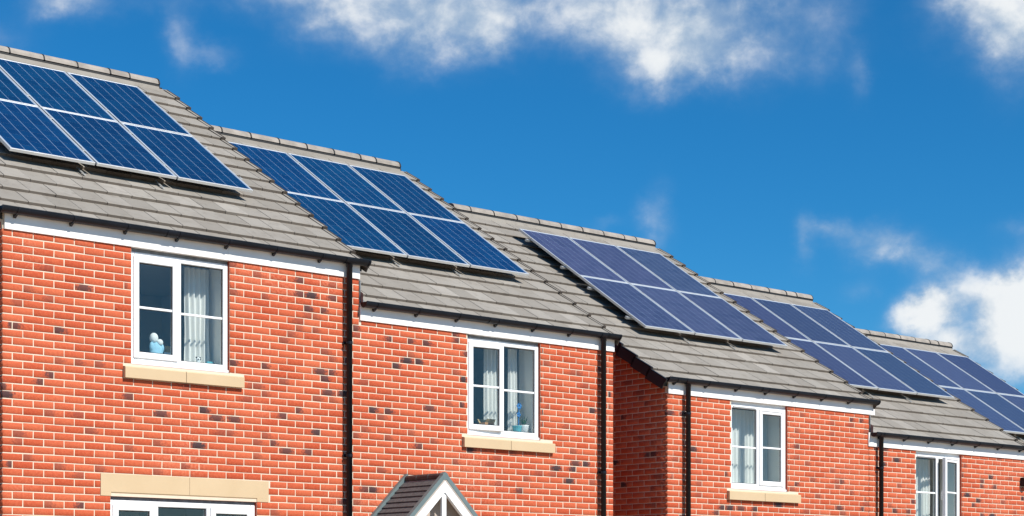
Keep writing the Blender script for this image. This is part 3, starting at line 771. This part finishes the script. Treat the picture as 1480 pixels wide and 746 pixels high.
H_OBJ = []
for i, h in enumerate(HOUSES):
    dz = DZ[i]; base = gz(h['x0'] + 2, D) - .45
    root = thing('brick_house', (h['x0'], D, base), h['label'], 'house', 'brick houses stepping down the street')
    H_OBJ.append(root)
    zf = 3.660 + dz
    w0, w1 = h['win']; wz1 = zf - .034; wz0 = zf - 1.215
    holes = [(w0, w1, wz0, zf + .01)]
    hb = list(holes); s0, s1, sm = h['sill']
    hb.append((s0, s1, wz0 - .150, wz0 - .012))
    # ground floor openings
    gf = []
    if i == 0: gf = [(9.187, 10.970, -.22, 1.062)]
    elif i == 1: gf = [(12.56, 13.46, base + .45, base + 2.55), (14.30, 15.50, dz - .22, dz + .98)]
    else: gf = [(h['x0'] + 1.2, h['x0'] + 2.9, dz - .24, dz + .98)]
    holes += gf; hb += gf
    if i == 0: hb.append((9.072, 11.119, 1.062, 1.296))
    elif gf: hb.append((gf[-1][0] - .11, gf[-1][1] + .11, gf[-1][3], gf[-1][3] + .22))
    wall = obj('wall', wall_mesh(h['x0'], h['x1'], base, zf + .16, holes, h['left'], h['right'], dz), ['mortar', 'reveal_brick'], root)
    # bricks of the street front
    if i < 2:
        fr = lay(8.0, 16.405, zf + .02, base + .3, 7.9957, FIRST_Z[i], hb)
        if i == 0:
            a = [b for b in fr if b[0] < 12.35 and b[1] < 3.15]
            up = [b for b in lay(8.0, 12.348, zf + .02, 3.15, 7.9957, FIRST_Z[i], hb) if b[1] >= 3.15]
            fr = a + up
        else: fr = [b for b in fr if b[0] >= 12.35 and (b[1] < 3.15)] + [b for b in lay(12.352, 16.405, zf + .02, 3.15, 7.9957, FIRST_Z[i], hb) if b[1] >= 3.15]
    else:
        fr = lay(h['x0'], h['x1'], zf + .02, base + .3, h['x0'], FIRST_Z[i], hb)
    gab = []; gx, gs = h['x0'], -1
    if h['left'] or h['right']:
        if h['right'] and not h['left']: gx, gs = h['x1'], 1
        for yc, zc, ln in lay(D + .003, BACK_Y, plane_z(RIDGE_Y) + dz, base + .3, D, FIRST_Z[i] + COURSE * 60, []):
            far = max(abs(yc + ln / 2 - RIDGE_Y), abs(yc - ln / 2 - RIDGE_Y))
            if zc + BH / 2 < plane_z(RIDGE_Y - far) + dz - .10:
                if yc - ln / 2 < D + .01: ln -= .0; 
                gab.append((yc, zc, ln))
    # the corner brick of the front turns the corner: push the gable courses behind the front skin
    gab = [(yc, zc, ln) for yc, zc, ln in gab if yc - ln / 2 > D + .052] + [((D + .055 + yc + ln / 2) / 2, zc, yc + ln / 2 - D - .055) for yc, zc, ln in gab if yc - ln / 2 <= D + .052 and yc + ln / 2 - D - .055 > .03]
    place_bricks(wall, fr, gab, gx, gs)
    # roof, fascia, gutter, pipe
    make_roof(root, h['rx0'], h['rx1'], dz, 8.52 + 4.23 * i, i == 2, i in (1,), i in (0, 2))
    f = MB(); f.box(h['fas'][0], h['fas'][1], D - .019, D - .001, zf, zf + .205, 0, .003)
    f.box(h['fas'][0] + .002, h['fas'][1] - .002, D - .001, D + .05, zf + .001, zf + .02)
    fas = obj('fascia', f, 'fascia_white', root)
    jx = h['fas'][0] + 2.6
    f = MB(); f.box(jx - .02, jx + .02, D - .0215, D - .0195, zf + .002, zf + .2); obj('fascia_joint', f, 'fascia_white', fas)
    make_gutter(root, h['gut'][0], h['gut'][1], dz, h['pipe'])
    make_pipe(root, h['pipe'], dz, h['clips'], base + .4)
    # windows
    make_window(root, w0, w1, wz0, wz1, h['lights'], h['wl'], h['vents'])
    make_sill(root, s0, s1, wz0 - .150, wz0 - .014, sm)
    if i == 0:
        make_window(root, 9.187, 10.970, -.22, 1.028, [(.3, 'open', 0, 'left'), (.38, 'fix', 0, ''), (.32, 'open', 0, 'right')], 'white three-light window under the stone lintel', False)
        make_sill(root, 9.09, 11.07, -.37, -.234, 10.1)
        l = MB(); l.box(9.08, 11.11, D + .001, D + .06, 1.10, 1.29); lin = obj('lintel', l, 'mortar', root)
        for a, b, l0, l1 in ((9.072, 10.118, 9.19, 10.118), (10.122, 11.119, 10.122, 10.968)):
            q = MB(); q.prism_x([(D - .004, 1.105), (D - .004, 1.293), (D + .09, 1.293), (D + .09, 1.105)], a, b)
            q.prism_x([(D + .030, 1.064), (D - .004, 1.1048), (D + .09, 1.1048), (D + .09, 1.064)], l0, l1)
            if l0 > a: q.box(a, l0 - .0005, D - .004, D + .09, 1.064, 1.1048)
            if l1 < b: q.box(l1 + .0005, b, D - .004, D + .09, 1.064, 1.1048)
            obj('lintel_stone', q, 'cast_stone', lin)
    else:
        g = gf[-1]
        make_window(root, g[0], g[1], g[2], g[3] - .034, [(.5, 'open', 0, 'left'), (.5, 'fix', 0, '')], 'white ground floor window', False, room=True)
        make_sill(root, g[0] - .09, g[1] + .09, g[2] - .15, g[2] - .014, (g[0] + g[1]) / 2)
        l = MB(); l.box(g[0] - .11, g[1] + .11, D - .004, D + .09, g[3] + .001, g[3] + .22, 0, .003); obj('lintel', l, 'cast_stone', root)
    if i == 1:
        d0, d1, dzb, dzt = gf[0]
        d = MB(); d.box(d0 + .05, d1 - .05, D + .06, D + .11, dzb + .02, dzt - .05, 0, .004)
        for a, b, c, e in ((.12, .42, .15, .95), (.48, .78, .15, .95), (.12, .42, 1.1, 1.9), (.48, .78, 1.1, 1.9)):
            d.box(d0 + a, d0 + b, D + .052, D + .06, dzb + c, dzb + e, 0, .006)
        door = obj('door', d, 'door_paint', root)
        d = MB(); frame_rect(d, d0, d1, D + .04, D + .115, dzb, dzt, .05); obj('door_frame', d, 'white_upvc', door)
        d = MB(); d.box(d1 - .14, d1 - .10, D + .03, D + .055, dzb + .95, dzb + 1.15, 0, .005); obj('handle', d, 'rail_metal', door)

# lead flashing where each lower roof meets the higher neighbour
for i in (1, 3, 4):
    h = HOUSES[i]; dz = DZ[i]; mb = MB(); x = h['rx0'] - .004; 
    for k in range(NCOURSE):
        y = EAVE_Y + .02 + k * GAUGE * CP; z = plane_z(y) + dz
        p = MB(); y2 = y + GAUGE * CP + .02; z2 = plane_z(y2) + dz
        mb.poly([(x, y, z + .004), (x, y2, z2 + .004), (x, y2, z2 + .10), (x, y, z + .12)])
        mb.quad((x, y, z + .006), (x + .06, y, z + .008), (x + .06, y2, z2 + .008), (x, y2, z2 + .006))
    mb.box(x - .010, x + .010, D - .012, D + .02, plane_z(EAVE_Y) + dz + .02, plane_z(EAVE_Y) + dz + .29, 0, .004)
    obj('flashing', mb, 'lead', H_OBJ[i])
# black flue hood on the front of the fourth house
mb = MB(); mb.box(25.60, 25.74, D - .10, D + .01, 1.83, 1.97, 0, .012); mb.tube([(25.67, D - .14, 1.90), (25.67, D - .02, 1.90)], .05, 16)
obj('flue_terminal', mb, 'black_plastic', H_OBJ[3])

# ------------------------------------------------------------------ porch canopy (a part of the second house)
def build_porch(root):
    xa, za, yf, yb = 13.005, 1.395, D - .76, D - .005
    run = 0.98
    mb = MB(); t = .03
    for s in (-1, 1):
        mb.prism_x([], 0, 0) if False else None
        a = (xa, za); b = (xa + s * run, za - run)
        o = .035
        mb.v += [(a[0], yf, a[1]), (b[0], yf, b[1]), (b[0], yb, b[1]), (a[0], yb, a[1]),
                 (a[0], yf, a[1] - .05), (b[0], yf, b[1] - .05), (b[0], yb, b[1] - .05), (a[0], yb, a[1] - .05)]
        n = len(mb.v) - 8
        for q in ((0, 1, 2, 3), (4, 7, 6, 5), (0, 4, 5, 1), (1, 5, 6, 2), (2, 6, 7, 3)): mb.f.append(tuple(n + i for i in q)); mb.m.append(0)
    porch = obj('porch_canopy', mb, 'porch_soffit', root); porch['label'] = 'small pointed porch canopy with grey verges and white gable trim'
    r2 = math.sqrt(.5)
    def strip(s, d0, d1, y0, y1, n0, n1, n2, n3, name, mat):
        """piece on one slope between slope distances d0..d1, heights n0 (at d0) .. n1 (at d1) on top"""
        m_ = MB()
        m0 = (lambda d, n: -n if name in ('verge_trim', 'barge_board') and d < .1 else d)
        def P(d, n, y):
            d = m0(d, n); return (xa + s * (d + n) * r2, y, za - (d - n) * r2)
        A = [P(d0, n0, y0), P(d1, n1, y0), P(d1, n3, y0), P(d0, n2, y0)]; B = [P(d0, n0, y1), P(d1, n1, y1), P(d1, n3, y1), P(d0, n2, y1)]
        m_.v = A + B
        for q in ((0, 1, 2, 3), (7, 6, 5, 4), (0, 4, 5, 1), (1, 5, 6, 2), (2, 6, 7, 3), (3, 7, 4, 0)): m_.f.append(q); m_.m.append(0)
        return obj(name, m_, mat, porch)
    g = .088; total = run / r2
    for s in (-1, 1):
        d = .06
        while d < total - .02:
            strip(s, d, min(d + g + .006, total), yf + .058, yb - .052, .004, .018, -.002, .000, 'tile_course', 'porch_tile'); d += g
        strip(s, -.0, total + .02, yf - .004, yf + .057, .036, .036, -.014, -.014, 'verge_trim', 'porch_grey')
        strip(s, -.0, total + .02, yb - .05, yb, .046, .046, -.03, -.03, 'verge_trim', 'porch_grey')
        # white barge board behind the front verge
        strip(s, .045, total - .05, yf + .002, yf + .05, -.016, -.016, -.128, -.128, 'barge_board', 'white_upvc')
    # apex closers of the grey trim
    for y0, y1 in ((yf - .0045, yf + .0575), (yb - .0505, yb + .0005)):
        c = MB(); c.tube([(xa, y0, za + .002), (xa, y1, za + .002)], .042, 18); obj('apex_cap', c, 'porch_grey', porch)
    # ridge of three half-round caps
    y = yf + .0575; k = 3; ln = (yb - .05 - y) / k
    for i in range(k):
        c = MB(); c.tube([(xa, y + i * ln + .002, za + .000), (xa, y + (i + 1) * ln - .002, za + .000)], .042 + .001 * (i % 2), 16); obj('ridge_cap', c, 'porch_ridge', porch, smooth=False)
    for i in range(1, k):
        c = MB(); c.tube([(xa, y + i * ln - .008, za + .000), (xa, y + i * ln + .008, za + .000)], .045, 16); obj('ridge_joint', c, 'porch_tile', porch)
    # king post, tie beam and gable panel
    c = MB(); c.box(xa - .032, xa + .032, yf + .016, yf + .052, za - run + .02, za - .20, 0, .004); obj('king_post', c, 'white_upvc', porch)
    c = MB(); c.box(xa - run + .1, xa + run - .1, yf + .014, yf + .054, za - run - .06, za - run + .04, 0, .004); obj('tie_beam', c, 'white_upvc', porch)
    c = MB(); c.poly([(xa - run + .06, yf + .20, za - run), (xa + run - .06, yf + .20, za - run), (xa, yf + .20, za - .06)]); obj('gable_panel', c, 'porch_soffit', porch)
    for s in (-1, 1):
        c = MB(); X = xa + s * (run - .16); c.box(X - .05, X + .05, yf + .06, D - .002, za - run - .10, za - run, 0, .004); c.box(X - .04, X + .04, D - .09, D - .002, za - run - .75, za - run - .1, 0, .004)
        c.tube([(X, yf + .15, za - run - .08), (X, D - .06, za - run - .68)], .035, 8); obj('gallows_bracket', c, 'white_upvc', porch)
build_porch(H_OBJ[1])

# ------------------------------------------------------------------ solar panels
PC, PR = 1.0144, 1.615; PW, PL = 0.992, 1.600
ARR = [(8.589, 20.615), (12.869, 20.600), (18.049, 20.590), (22.253, 20.585), (26.469, 20.605)]
PANEL_N = 0.138
def panel_frame_mesh():
    mb = MB(); w, l, t, fw = PW, PL, .035, .0195
    mb.box(0, fw, -l, 0, -t, 0, 0, .0015); mb.box(w - fw, w, -l, 0, -t, 0, 0, .0015)
    mb.box(fw - .001, w - fw + .001, -fw, -.0005, -t + .0005, -.0006, 0, .0015); mb.box(fw - .001, w - fw + .001, -l + .0005, -l + fw, -t + .0005, -.0006, 0, .0015)
    return mb.mesh('panel_frame', 'aluminium')
def back_mesh():
    mb = MB(); mb.box(.017, PW - .017, -PL + .017, -.017, -.012, -.0035); mb.m[0] = 1; return mb.mesh('backsheet', ['backsheet', 'seal_black'])  # underside coloured black to deepen the shade beneath the panels
NX, NY = 6, 10
CXP, CYP = (PW - .058) / NX, (PL - .058) / NY
def cell_mesh(mat, many=False):
    mb = MB(); gx, gy = .0028, .0012; uv = []
    def one(cx, cy):
        hx, hy = CXP / 2 - gx, CYP / 2 - gy
        mb.box(cx - hx, cx + hx, cy - hy, cy + hy, -.0036, -.0029)
        return
    if many:
        for i in range(NX):
            for j in range(NY): one(.029 + (i + .5) * CXP, -.029 - (j + .5) * CYP)
    else: one(0, 0)
    me = mb.mesh('cell', mat)
    ul = me.uv_layers.new(name='uv'); hx = CXP / 2 - gx
    for lp in me.loops:
        x = me.vertices[lp.vertex_index].co.x
        u = (x + hx) / (2 * hx) if not many else (((x - .029) / CXP) % 1.0)
        ul.data[lp.index].uv = (u, 0.5)
    return me
PF, PB = panel_frame_mesh(), back_mesh()
CELL = {'cell_blue': cell_mesh('cell_blue'), 'cell_violet': cell_mesh('cell_violet')}
CELLS = {'cell_violet': cell_mesh('cell_violet', True)}
HN = ['the end house with the wide stone lintel', 'the house with the pointed porch', 'the house with the shaded gable wall', 'the house with the open casement', 'the lowest house down the slope']
CN = ['uphill-end', 'middle', 'downhill-end']; RN = ['upper-row', 'lower-row']
def on_slope(x, y, dz, n):
    return (x, y - n * SP, plane_z(y) + dz + n * CP)
for i in range(5):
    X0, Ya = ARR[i]; dz = DZ[i]; mat = 'cell_blue' if i < 2 else 'cell_violet'
    # the fitted array plane lies PANEL_N above the tile noses
    ytop = Ya + PANEL_N * SP
    for c in range(3):
        for r in range(2):
            y = ytop - r * PR * CP
            loc = on_slope(X0 + c * PC, y, dz, PANEL_N)
            rot = (PITCH + random.uniform(-.0012, .0012), random.uniform(-.0010, .0010), 0)
            root = tag(link('solar_panel', None, None, loc, rot), f'{RN[r]} {CN[c]} solar panel on {HN[i]}', 'solar panel', 'solar panels on the roofs')
            link('frame', PF, root, loc, rot); link('backsheet', PB, root, loc, rot)
            M = Matrix.LocRotScale(Vector(loc), __import__('mathutils').Euler(rot), None)
            k_ = random.uniform(.80, 1.15) * (1.10 if r == 0 and i < 2 else 1.0); tone = (k_ * random.uniform(.9, 1.18), k_ * random.uniform(.95, 1.08), k_, 1)
            if i < 3:
                for a in range(NX):
                    for b in range(NY):
                        w = M @ Vector((.029 + (a + .5) * CXP, -.029 - (b + .5) * CYP, 0))
                        link('cell', CELL[mat], root, tuple(w), rot).color = tone
            else:
                co = tag(link('cells', CELLS[mat], root, loc, rot), kind='stuff'); co.color = tone
    # rails and roof hooks
    rt = thing('mounting_rack', on_slope(X0, ytop - PR * CP, dz, .03), f'aluminium rails under the panels on {HN[i]}', 'mounting rack', 'mounting racks under the panels')
    for r in range(2):
        for fr in (.2, .78):
            y = ytop - (r * PR + fr * PL) * CP; l0 = on_slope(0, y, dz, PANEL_N - .0365)
            mb = MB(); mb.box(X0 - .075, X0 + 3 * PC + .05, -.02, .02, -.036, 0, 0, .003)
            link('rail', mb.mesh('rail', 'rail_metal'), rt, l0, (PITCH, 0, 0))
            for X in (X0 - .012, X0 + PC - .011, X0 + 2 * PC - .011, X0 + 3 * PC - .010):
                mb = MB(); mb.box(-.017, .017, -.030, .030, .036, .041, 0, .0015); mb.tube([(0, 0, .040), (0, 0, .046)], .007, 8)
                link('panel_clamp', mb.mesh('panel_clamp', 'rail_metal'), rt, (X, l0[1], l0[2]), (PITCH, 0, 0))
            for X in (X0 + .25, X0 + 1.25, X0 + 2.25, X0 + 2.95):
                mb = MB(); mb.box(-.018, .018, -.03, .03, -.108, -.0365, 0, .002); link('roof_hook', mb.mesh('roof_hook', 'rail_metal'), rt, (X, l0[1], l0[2]), (PITCH, 0, 0))
    yb = ytop - (PR + PL) * CP
    for X in (X0 + .86, X0 + 1.83):
        l0 = on_slope(X, yb, dz, .016)
        mb = MB(); mb.box(-.014, .014, -.10, .12, -.006, 0, 0, .001); link('hook_strap', mb.mesh('hook_strap', 'rail_metal'), rt, l0, (PITCH, 0, 0))

# ------------------------------------------------------------------ things behind the window glass
def curtain(name, x0, x1, y, z0, z1, amp, waves, label, mat='curtain_white', waist=0.0, seed=0):
    mb = MB(); nx, nz = 72, 14; r = random.Random(seed); ph = r.uniform(0, 6)
    for j in range(nz + 1):
        t = j / nz; z = z1 + (z0 - z1) * t
        pinch = 1 - waist * math.exp(-((t - .62) / .18) ** 2)
        for i in range(nx + 1):
            u = i / nx; xm = (x0 + x1) / 2
            mb.v.append((xm + (u - .5) * (x1 - x0) * pinch, y + amp * math.sin(ph + u * waves * 2 * math.pi + .5 * math.sin(3 * t + u * 5)) * (0.7 + .3 * t), z))
    for j in range(nz):
        for i in range(nx):
            a = j * (nx + 1) + i; mb.f.append((a, a + 1, a + nx + 2, a + nx + 1)); mb.m.append(0)
    return tag(obj(name, mb, mat, None, True), label, 'curtain', 'curtains behind the upper windows')
z1 = 3.66; 
curtain('curtain', 10.27, 10.56, D + .34, 2.47, 3.60, .028, 4.5, 'white pleated curtain gathered beside the window with the blue toy', waist=.06, seed=1)
curtain('curtain', 14.52, 14.74, D + .36, 2.02, 3.13, .026, 3.5, 'white curtain behind the casement that stands slightly ajar', seed=2)
curtain('curtain', 14.905, 15.03, D + .33, 2.02, 3.13, .020, 2.5, 'narrow white curtain beside the blue flower and potted plant', seed=3)
curtain('curtain', 14.13, 14.36, D + .42, 2.02, 3.13, .020, 3.5, 'grey net curtain at the hinge side of the ajar casement', 'curtain_net', seed=4)
curtain('curtain', 18.95, 19.50, D + .33, 1.54, 2.66, .024, 7, 'wide pale curtain filling the fixed pane of the gable house window', seed=5)
curtain('curtain', 19.56, 19.80, D + .36, 1.54, 2.66, .022, 4, 'pale net curtain behind the closed casement of the gable house', 'curtain_net', seed=6)
curtain('curtain', 23.22, 23.68, D + .36, 1.06, 2.18, .026, 6, 'white curtain beside the wide open casement', seed=7)
# soft toy, picture, panda on the first ledge
LZ = 3.66 - 1.215 + .072
t = thing('soft_toy', (9.83, D + .2, LZ), 'pale blue soft toy sitting on the window ledge', 'toy')
mb = MB(); mb.ball((9.835, D + .20, LZ + .105), .078, .05, .11); mb.ball((9.775, D + .19, LZ + .16), .028, .028, .05); mb.ball((9.90, D + .19, LZ + .15), .026, .028, .045); obj('body', mb, 'toy_blue', t, True)
mb = MB(); mb.ball((9.805, D + .20, LZ + .255), .048, .042, .055); mb.ball((9.868, D + .18, LZ + .21), .034, .03, .036); obj('head', mb, 'toy_pale', t, True)
t = thing('picture_frame', (9.97, D + .2, LZ), 'small picture frame with a rounded brown top on the ledge', 'picture frame')
mb = MB(); mb.box(9.905, 10.035, D + .20, D + .215, LZ, LZ + .12, 0, .003); mb.tube([(9.970, D + .20, LZ + .12), (9.970, D + .214, LZ + .12)], .068, 20); obj('surround', mb, 'card_brown', t)
mb = MB(); mb.box(9.925, 10.012, D + .192, D + .1995, LZ + .012, LZ + .115, 0, .002); obj('picture', mb, 'toy_pale', t)
t = thing('panda_toy', (10.38, D + .26, LZ), 'tiny black and white panda toy at the foot of the curtain', 'toy')
mb = MB(); mb.ball((10.37, D + .24, LZ + .03), .035, .028, .032); mb.ball((10.37, D + .235, LZ + .075), .028, .024, .026); obj('body', mb, 'toy_pale', t, True)
mb = MB()
for dx, dy, dz_, rr in ((-.022, 0, .098, .010), (.022, 0, .098, .010), (-.012, -.022, .078, .008), (.012, -.022, .078, .008), (-.032, -.01, .03, .013), (.032, -.01, .03, .013)): mb.ball((10.37 + dx, D + .235 + dy, LZ + dz_), rr, rr, rr, 0, 10, 6)
obj('black_patches', mb, 'panda_black', t, True)
mb = MB(); mb.box(10.46, 10.56, D + .20, D + .26, LZ, LZ + .05, 0, .004); mb.box(10.47, 10.55, D + .21, D + .25, LZ + .05, LZ + .064, 0, .003); tag(obj('trinket_box', mb, 'teal_plastic'), 'little dark teal trinket box beside the panda toy', 'box')
# second window ledge
LZ = 3.19 - 1.215 + .072
t = thing('cardboard_box', (14.455, D + .22, LZ), 'open brown cardboard box on the ledge behind the ajar casement', 'box')
mb = MB(); mb.box(14.38, 14.53, D + .17, D + .28, LZ, LZ + .12, 0, .003); obj('carton', mb, 'box_brown', t)
mb = MB(); mb.quad((14.38, D + .17, LZ + .12), (14.53, D + .17, LZ + .12), (14.525, D + .135, LZ + .16), (14.385, D + .135, LZ + .16)); mb.quad((14.38, D + .28, LZ + .12), (14.53, D + .28, LZ + .12), (14.525, D + .32, LZ + .17), (14.385, D + .32, LZ + .17)); obj('flap', mb, 'card_brown', t)
t = thing('potted_plant', (15.02, D + .18, LZ), 'small spiky plant in a white pot on the ledge', 'plant')
def lathe(c, prof, seg=18):
    mb = MB(); n = len(prof)
    for k in range(seg):
        a = 2 * math.pi * k / seg
        for r, z in prof: mb.v.append((c[0] + r * math.cos(a), c[1] + r * math.sin(a), c[2] + z))
    for k in range(seg):
        for j in range(n - 1):
            a, b = k * n + j, ((k + 1) % seg) * n + j; mb.f.append((a, b, b + 1, a + 1)); mb.m.append(0)
    return mb
obj('pot', lathe((15.02, D + .18, LZ), [(0, 0), (.050, 0), (.066, .11), (.071, .12), (.060, .12), (.056, .105), (0, .105)]), 'white_ceramic', t, True)
mb = MB()
for k in range(14):
    a = k * 2.4; l = random.uniform(.08, .17); b = Vector((15.02, D + .18, LZ + .10)); d = Vector((math.cos(a) * .5, math.sin(a) * .5, 1)).normalized(); s = Vector((-math.sin(a), math.cos(a), 0)) * .007
    m_ = b + d * l * .6; e = b + d * l; mb.poly([tuple(b - s), tuple(b + s), tuple(m_ + s), tuple(e), tuple(m_ - s)])
obj('leaves', mb, 'leaf', t)
t = thing('flower_ornament', (14.93, D + .2, LZ), 'blue flower ornament on a teal stand beside the white pot', 'ornament')
obj('stand', lathe((14.93, D + .20, LZ), [(0, 0), (.045, 0), (.05, .06), (.06, .10), (.066, .11), (0, .112)]), 'teal_plastic', t, True)
mb = MB(); mb.tube([(14.955, D + .2, LZ + .11), (14.96, D + .2, LZ + .34)], .005, 8)
for k in range(6):
    a = k * math.pi / 3; mb.ball((14.96 + .026 * math.cos(a), D + .195, LZ + .36 + .026 * math.sin(a)), .018, .008, .018, 0, 10, 6)
for k in range(5):
    a = k * 1.26; mb.ball((14.955 + .022 * math.cos(a), D + .197, LZ + .25 + .022 * math.sin(a)), .014, .008, .014, 0, 10, 6)
obj('blooms', mb, 'flower_blue', t, True)

scn.cycles.max_bounces = 8
scn.cycles.transparent_max_bounces = 12
print('objects', len(bpy.data.objects))
